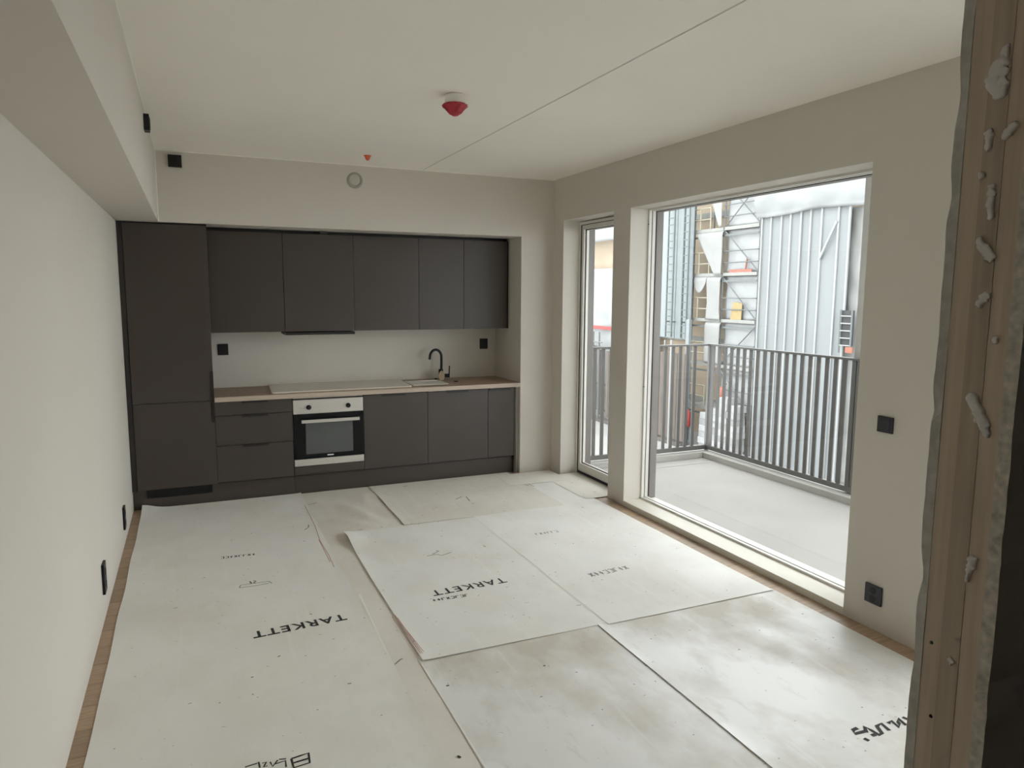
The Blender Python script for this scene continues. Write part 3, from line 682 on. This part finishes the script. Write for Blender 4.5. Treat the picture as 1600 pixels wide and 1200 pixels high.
# ------------------------------------------------------------------ building site across the yard
ZG = -5.2
struct('ground', 'pale dusty yard ground below the balcony', 'ground', mb=MB().box(XO+.1, 70, -40, 80, ZG-.3, ZG), m='ground')
XF = 22.0     # front plane of the scaffold
bd = thing('apartment_building', (26, 25, ZG), 'unfinished tan apartment block behind the scaffolding and sheeting', 'building')
box('wall', 'tan', (23.6, 34, 9, 52, ZG, 6.6), bd)
for k in range(4): box('floor_slab', 'deckw', (23.5, 23.6, 9, 52, -3.6+k*3.0, -3.35+k*3.0), bd)
# scaffold
DZ = [-3.5, -1.49, .54, 2.57, 4.55, 6.6]
def yat(px, py=450, x=XF): return at(px, py, 0, x).y
Y0, Y1, Y2 = yat(1083), yat(1129), yat(1184)
sf = thing('scaffolding', (22.3, (Y0+Y2)/2, ZG), 'tall steel tube scaffold with decks and cross braces across the yard', 'scaffold')
for y in (Y0, Y1, Y2):
    for x in (XF, XF+1.1): MB().tube([(x, y, ZG), (x, y, 6.9)], .035, 8).build('standard', 'galv', sf)
for z in DZ:
    for ya, yb in ((Y1, Y0), (Y2, Y1)):
        box('deck', 'deckw', (XF-.05, XF+1.12, ya+.04, yb-.04, z-.02, z+.12), sf)
        box('deck_beam', 'galv', (XF-.04, XF+.02, ya+.03, yb-.03, z-.28, z-.20), sf)  # steel beam under the front edge of each deck
    for dz in (.55, 1.05):
        MB().tube([(XF-.06, Y2, z+dz), (XF-.06, Y1, z+dz)], .025, 6).build('guard_rail', 'galv', sf)
        MB().tube([(XF-.06, Y1+.9, z+dz), (XF-.06, Y0-.05, z+dz)], .035, 6).build('guard_rail', 'yellowrail', sf)
    for yy in (Y0-.45, Y1+.9): MB().tube([(XF-.06, yy, z+.12), (XF-.06, yy, z+1.07)], .035, 6).build('guard_post', 'yellowrail', sf)
for k, z in enumerate(DZ[:-1]):
    a, b = (Y1-.1, Y2) if k == 1 else (Y2, Y1-.1)
    MB().tube([(XF-.03, a, z+.15), (XF-.03, b, z+1.9)], .026, 6).build('brace', 'galv', sf)
    if k == 4: MB().tube([(XF-.02, b, z+.15), (XF-.02, a, z+1.9)], .026, 6).build('brace', 'galv', sf)

def cloth(name, m, x, ya, yb, za, zb, amp, label, fn=None, sx=2.0, sz=1.0, res=.14, seed=0, cat='tarpaulin', fold=None, group=None, mask=None):
    """hanging sheet in the plane x, wrinkled, 1 cm thick"""
    mb = MB(); ny, nz = max(4, int((yb-ya)/res)), max(4, int((zb-za)/res)); g = {}
    for j in range(nz+1):
        for i in range(ny+1):
            u, v_ = i/ny, j/nz; y, z = ya+(yb-ya)*u, za+(zb-za)*v_
            if fn: y, z = fn(u, v_, y, z)
            dx = amp*noise.noise((y*sx, z*sz, seed))+amp*.5*noise.noise((y*sx*2.6, z*sz*2.6, seed+3))
            if fold: dx += fold(y, z)
            g[i, j] = mb.bm.verts.new((x+dx, y, z))
    for j in range(nz):
        for i in range(ny):
            if mask and not mask((i+.5)/ny, (j+.5)/nz): continue
            mb.bm.faces.new((g[i, j], g[i+1, j], g[i+1, j+1], g[i, j+1]))
    for v_ in [q for q in mb.bm.verts if not q.link_faces]: mb.bm.verts.remove(v_)
    o = mb.build(name, m, None, loc=(x, (ya+yb)/2, za))
    for p in o.data.polygons: p.use_smooth = True
    md = o.modifiers.new('thickness', 'SOLIDIFY'); md.thickness = .012
    return tag(o, label, cat, group)
# sheeted facade: vertical panels with battens
yA_, yB2 = yat(1312, 500, 21.9), Y2-.12
sh = thing('sheeted_screen', (21.8, (yA_+yB2)/2, ZG), 'tall pale blue sheeted facade screen with white upright battens', 'screen')
edges = [1187, 1201, 1217, 1231, 1247, 1262, 1279, 1305, 1322]
ye = [at(p, 450, 0, 21.85).y for p in edges]
for a, b in zip(ye, ye[1:]):
    mb = MB(); n = 8; cols = []
    for i in range(n+1):
        y = a+(b-a)*i/n; x = 21.86+.05*math.sin(i/n*math.pi)*1+.015*noise.noise((y*3, 1, 1)); cols.append((mb.bm.verts.new((x, y, ZG)), mb.bm.verts.new((x, y, 5.05)), mb.bm.verts.new((x+.02, y, 5.05)), mb.bm.verts.new((x+.02, y, ZG))))
    for A, B in zip(cols, cols[1:]):
        for k in range(4): mb.bm.faces.new((A[k], A[(k+1) % 4], B[(k+1) % 4], B[k]))
    mb.build('sheet_panel', 'sheet', sh, True)
for a in ye: box('batten', 'seam', (21.80, 21.86, a-.035, a+.035, ZG, 5.05), sh)
for p0, p1 in (((1280, 405), (1308, 345)),):
    A, B = at(*p0, 0, 21.78), at(*p1, 0, 21.78); MB().tube([A, B], .05, 6).build('brace_fold', 'seam', sh)
def hor(y, z):
    a = .07*abs(math.sin((z-4.9)*2.9+.5*noise.noise((y*.5, z*.4, 2)))); b = .06*abs(math.sin(y*1.25+.8*noise.noise((y*.3, z*.9, 5)))); c = .05*abs(math.sin((y+z*1.3)*1.1+noise.noise((y, z, 9))))
    return -1.5*(a+b+c)
cloth('tarpaulin', 'tarp3', 21.84, yat(1420), Y2-.05, 4.86, 6.7, .05, 'big white wrinkled tarpaulin draped above the pale blue screen', lambda u, v_, y, z: (y, z-.05*math.sin(u*9)*(1-v_)), .8, 1.1, .1, 3, fold=hor)
cloth('tarpaulin', 'tarp2', 22.12, yat(1460), yat(1316), ZG, 4.85, .12, 'white tarpaulin hanging right of the pale blue screen', None, 1.6, .6, .16, 6)
for k, wd_ in enumerate(('lowest', 'second', 'third', 'fourth', 'fifth')):
    cloth('bay_sheet', 'tarp', 22.16, Y2+.06, Y1-.06, DZ[k]+.126, DZ[k+1]-.030, .05, 'pale sheet hung behind the braces of the %s scaffold lift' % wd_, None, 1.6, 1.2, .12, 12+k, cat='sheet')
# drapes in the tan bay: each is tied to the front edge of the deck above it
def tie(top): return lambda y, z: .11*math.exp(-((top-z)/.10)**2)
cloth('tarpaulin', 'tarp2', 21.84, yat(1128), yat(1103), 4.70, DZ[5]-.034, .04, 'white drape above the topmost visible scaffold deck', lambda u, v_, y, z: (y+(1-u)*0-(1-v_)*u*.9, z), 4, .6, .1, 21, fold=tie(DZ[5]))
cloth('tarpaulin', 'tarp2', 21.84, yat(1130), yat(1089), 2.62, DZ[4]-.034, .04, 'triangular white drape below the topmost visible scaffold deck', lambda u, v_, y, z: (y-(1-v_)*u*1.35, z), 4, .6, .1, 23, fold=tie(DZ[4]))
cloth('tarpaulin', 'tarp2', 21.84, yat(1129), yat(1107.5), .62, DZ[3]-.034, .04, 'bunched white drape on the middle scaffold deck', lambda u, v_, y, z: (y-(1-v_)*.25*math.sin(u*7), z), 5, .5, .08, 27, fold=tie(DZ[3]))
cloth('tarpaulin', 'tarp2', 21.84, yat(1107), yat(1087), 1.95, DZ[3]-.034, .03, 'small white swag hung below the middle scaffold deck', lambda u, v_, y, z: (y, z+(1-v_)*(.35-.5*math.sin(u*math.pi))), 4, .8, .06, 29, fold=tie(DZ[3]))
cloth('tarpaulin', 'tarp2', 21.84, yat(1131), yat(1108), -1.35, DZ[2]-.034, .04, 'grey-white drape on scaffold deck behind the balcony rail top', None, 5, .5, .1, 31, fold=tie(DZ[2]))
XB = 22.012; q = [at(px, py, 0, XB) for px, py in ((1141, 493), (1158, 495), (1160, 474), (1146, 472))]
tag(MB().prism([(q[0].y, DZ[2]+.1205), (q[1].y, DZ[2]+.1205), (q[2].y, q[2].z), (q[3].y, q[3].z)], 0, XB-.010, XB+.015).build('plywood_board', 'ply', None, loc=(XB, q[0].y, DZ[2]+.1205)), 'small yellow board leaning on the middle scaffold deck', 'board')
ya, yb = at(1172, 428, 0, 21.88).y, at(1137, 428, 0, 21.88).y
tag(box('toe_board', 'pink', (21.953, 21.975, ya, yb, DZ[3]+.1205, 2.82), None), 'faded red toe board along an upper scaffold deck', 'board')
q = at(1168, 402, 0, 22.036)
tag(MB().tube([(22.036, at(1164, 427, 0, 22.036).y, DZ[3]+.129), q], .036, 8).build('barrier_pole', 'pink', None, loc=(22.036, at(1164, 427, 0, 22.036).y, DZ[3]+.129)), 'faded red pole standing on the upper scaffold deck', 'pole')
# hoist: blue sheeting, two lattice masts and a leg
hs = thing('hoist_cladding', (21.7, yat(1050), -.35), 'pale blue cladding strip behind the two lattice hoist masts', 'cladding')
e2 = [1020, 1041, 1056, 1068, 1081]
for a, b in zip(e2, e2[1:]): box('cladding_panel', 'mastblue', (21.7, 21.75, at(b, 450, 0, 21.7).y+.02, at(a, 450, 0, 21.7).y-.02, -.35, 7.3), hs)
def mast(pa_, pb_, label):
    ya, yb = at(pb_, 450, 0, 21.5).y, at(pa_, 450, 0, 21.5).y
    t = thing('hoist_mast', (21.5, (ya+yb)/2, -.3), label, 'mast', 'lattice hoist masts on the blue cladding')
    for y in (ya, yb): box('mast_rail', 'lattice', (21.47, 21.53, y-.03, y+.03, -.3, 7.2), t)
    z = -.1; k = 0
    while z < 7.1:
        MB().box(21.48, 21.52, ya+.03, yb-.03, z, z+.05).build('rung', 'lattice', t); z += .36+.05*math.sin(k*2.1); k += 1
    for y in (ya, yb): box('wall_tie', 'lattice', (21.53, 21.70, y-.03, y+.03, .4, .46), t)
mast(1042, 1051, 'slim lattice hoist mast in middle of the blue cladding')
mast(1066, 1074, 'slim lattice hoist mast beside the scaffold bay with tan wall')
yl = yat(1073, 600, 21.4)
lg = thing('hoist_column', (21.4, yl, ZG), 'pale blue square column carrying the hoist down to the ground', 'column')
box('column', 'mastblue', (21.32, 21.472, yl-.13, yl+.10, ZG, .6), lg); box('column', 'mastblue', (21.32, 21.46, yl-.50, yl-.38, ZG, -3.6), lg)
box('foot_bracket', 'mastblue', (21.25, 21.5, yl-.2, yl+.2, -3.5, -3.1), lg)
p = Vector((21.19, yl-.44, at(1083, 655, 0, 21.2).z))
tag(MB().lathe([(.10, 0), (.12, .05), (.12, .62), (.06, .72), (.05, .80)], (21.19, p.y, p.z-.4), 'z', 14).build('red_cylinder', 'redpaint', None, True, loc=(21.19, p.y, p.z-.4)), 'slim red cylinder fixed beside the hoist leg', 'cylinder')
p = at(1127, 615, 0, 21.7)
o = thing('warning_lamp', (21.7, p.y, p.z-.35), 'orange warning lamp hung on the scaffold behind balcony bars', 'lamp')
MB().lathe([(.08, -.33), (.13, -.25), (.14, .15), (.09, .25), (.04, .30)], (21.7, p.y, p.z), 'z', 12).build('lens', 'hivis', o, True)
MB().tube([(21.7, p.y, p.z+.3), (21.75, p.y, p.z+.42), (21.97, p.y, p.z+.42)], .03, 6).build('hook', 'galv', o)
# brown hoarding of upright boards
XH = 20.6
ho = thing('hoarding', (XH, 25, ZG), 'tall brown upright-board screen below the hoist', 'hoarding')
yR = at(1069, 600, 0, XH).y; n = 0; y = yR
gap_px = [at(1037, 600, 0, XH).y, at(1047, 600, 0, XH).y]
while y < 33.5:
    wd = .27
    if not any(abs(y+wd/2-g) < .12 for g in gap_px) and not (26.6 < y < 27.9 and n % 3 == 1):
        z0 = at(1040, 683, 0, XH).z if y < 26 else at(940, 650, 0, XH).z
        top = at(1040, 549, 0, XH).z if y < 26 else at(940, 546, 0, XH).z
        box('board', 'brown', (XH, XH+.04, y+.015, y+wd-.015, z0+.05*random.random(), top-.08*random.random()), ho)
    y += wd; n += 1
for z in (-1.2, -3.2): box('cross_rail', 'brown', (XH+.04, XH+.10, yR, 33.5, z, z+.12), ho)
for px in (1038, 1048):
    yy = at(px, 560, 0, XH-.1).y; MB().tube([(XH-.1, yy, ZG), (XH-.1, yy, at(px, 531, 0, XH-.1).z)],   .03 if px != 1048 else .045, 8).build('pale_post', 'seam', ho)
for k in range(9):
    yy = 27.3+k*.62; MB().tube([(XH-.1, yy, -5.0), (XH-.1, yy, at(940, 519, 0, XH-.1).z)], .045, 6).build('pale_post', 'galv', ho)
for pz in (535, 544):
    z = at(940, pz, 0, XH-.1).z; MB().tube([(XH-.16, 26.9, z), (XH-.16, 33.5, z)], .03, 6).build('rail', 'galv', ho)
box('base_wall', 'greyband', (XH-.1, XH+.35, yR, 33.5, ZG, at(1040, 686, 0, XH).z), ho)
# far left tarps seen through the door
cloth('tarpaulin', 'tarp', 22.6, 25.6, 35, ZG, 6.8, .12, 'white tarpaulin with torn tan opening seen through the balcony door', None, .9, .7, .2, 41,
      mask=lambda u, v_: not (29.3+.25*math.sin(v_*60) < 25.6+9.4*u < 34 and 3.25 < ZG+(6.8-ZG)*v_ < 4.75))
zt = at(940, 512, 0, 22.3).z
tag(box('warning_tape', 'redpaint', (22.28, 22.31, 26.5, 33, zt-.10, zt+.10), None), 'red band stretched across the white tarpaulin beyond the door', 'tape')
# stacked pale blocks at the foot of the scaffold
bs = bpy.data.meshes.new('b'); tmp = MB().box(0, .5, 0, .55, 0, .28, .02).build('pale_block', 'block', None); bme3 = tmp.data; bpy.data.objects.remove(tmp)
rn = random.Random(4); cnt = 0
for z in range(11):
    for k in range(4):
        if z > 7+2*math.sin(k*1.7): continue
        o = bpy.data.objects.new('pale_block', bme3); COL.objects.link(o); o.location = (21.2+rn.uniform(-.04, .04), Y2+.05+k*.62+rn.uniform(-.02, .02), ZG+z*.2805)
        tag(o, 'pale block in the %s course of the stack, %s' % (['lowest', 'second', 'third', 'fourth', 'fifth', 'sixth', 'seventh', 'eighth', 'ninth', 'tenth', 'topmost'][z], ['beside the blue screen', 'second from the blue screen', 'third from the blue screen', 'farthest from the blue screen'][k]), 'block', 'pale blocks stacked at the scaffold foot'); cnt += 1
# ladder before a flat board with the recess shade painted in, at the right of the screen
pA, pB = at(1328, 485, 0, 21.6), at(1312, 535, 0, 21.6)
ya, yb = at(1331, 500, 0, 21.6).y, at(1313, 500, 0, 21.6).y
ld = thing('ladder_tower', (21.6, (ya+yb)/2, -.35), 'grey ladder frame before a flat board painted recess-dark, right of blue screen', 'ladder')
box('recess_shade_board', 'recess_shade', (21.66, 21.72, ya, yb, at(1320, 540, 0, 21.6).z, at(1320, 485, 0, 21.6).z), ld)  # shade of the opening painted as a flat dark colour
for y in (ya, yb): MB().tube([(21.6, y, at(1320, 552, 0, 21.6).z), (21.6, y, at(1320, 484, 0, 21.6).z)], .035, 6).build('stile', 'galv', ld)
z = at(1320, 540, 0, 21.6).z
while z < at(1320, 487, 0, 21.6).z: MB().tube([(21.6, ya, z), (21.6, yb, z)], .025, 6).build('rung', 'seam', ld); z += .26
p = at(1326, 547, 0, 21.5)
tag(box('orange_sign', 'hivis', (21.48, 21.51, p.y-.16, p.y+.14, p.z-.10, p.z+.10), None), 'small orange sign below the grey ladder frame', 'sign')
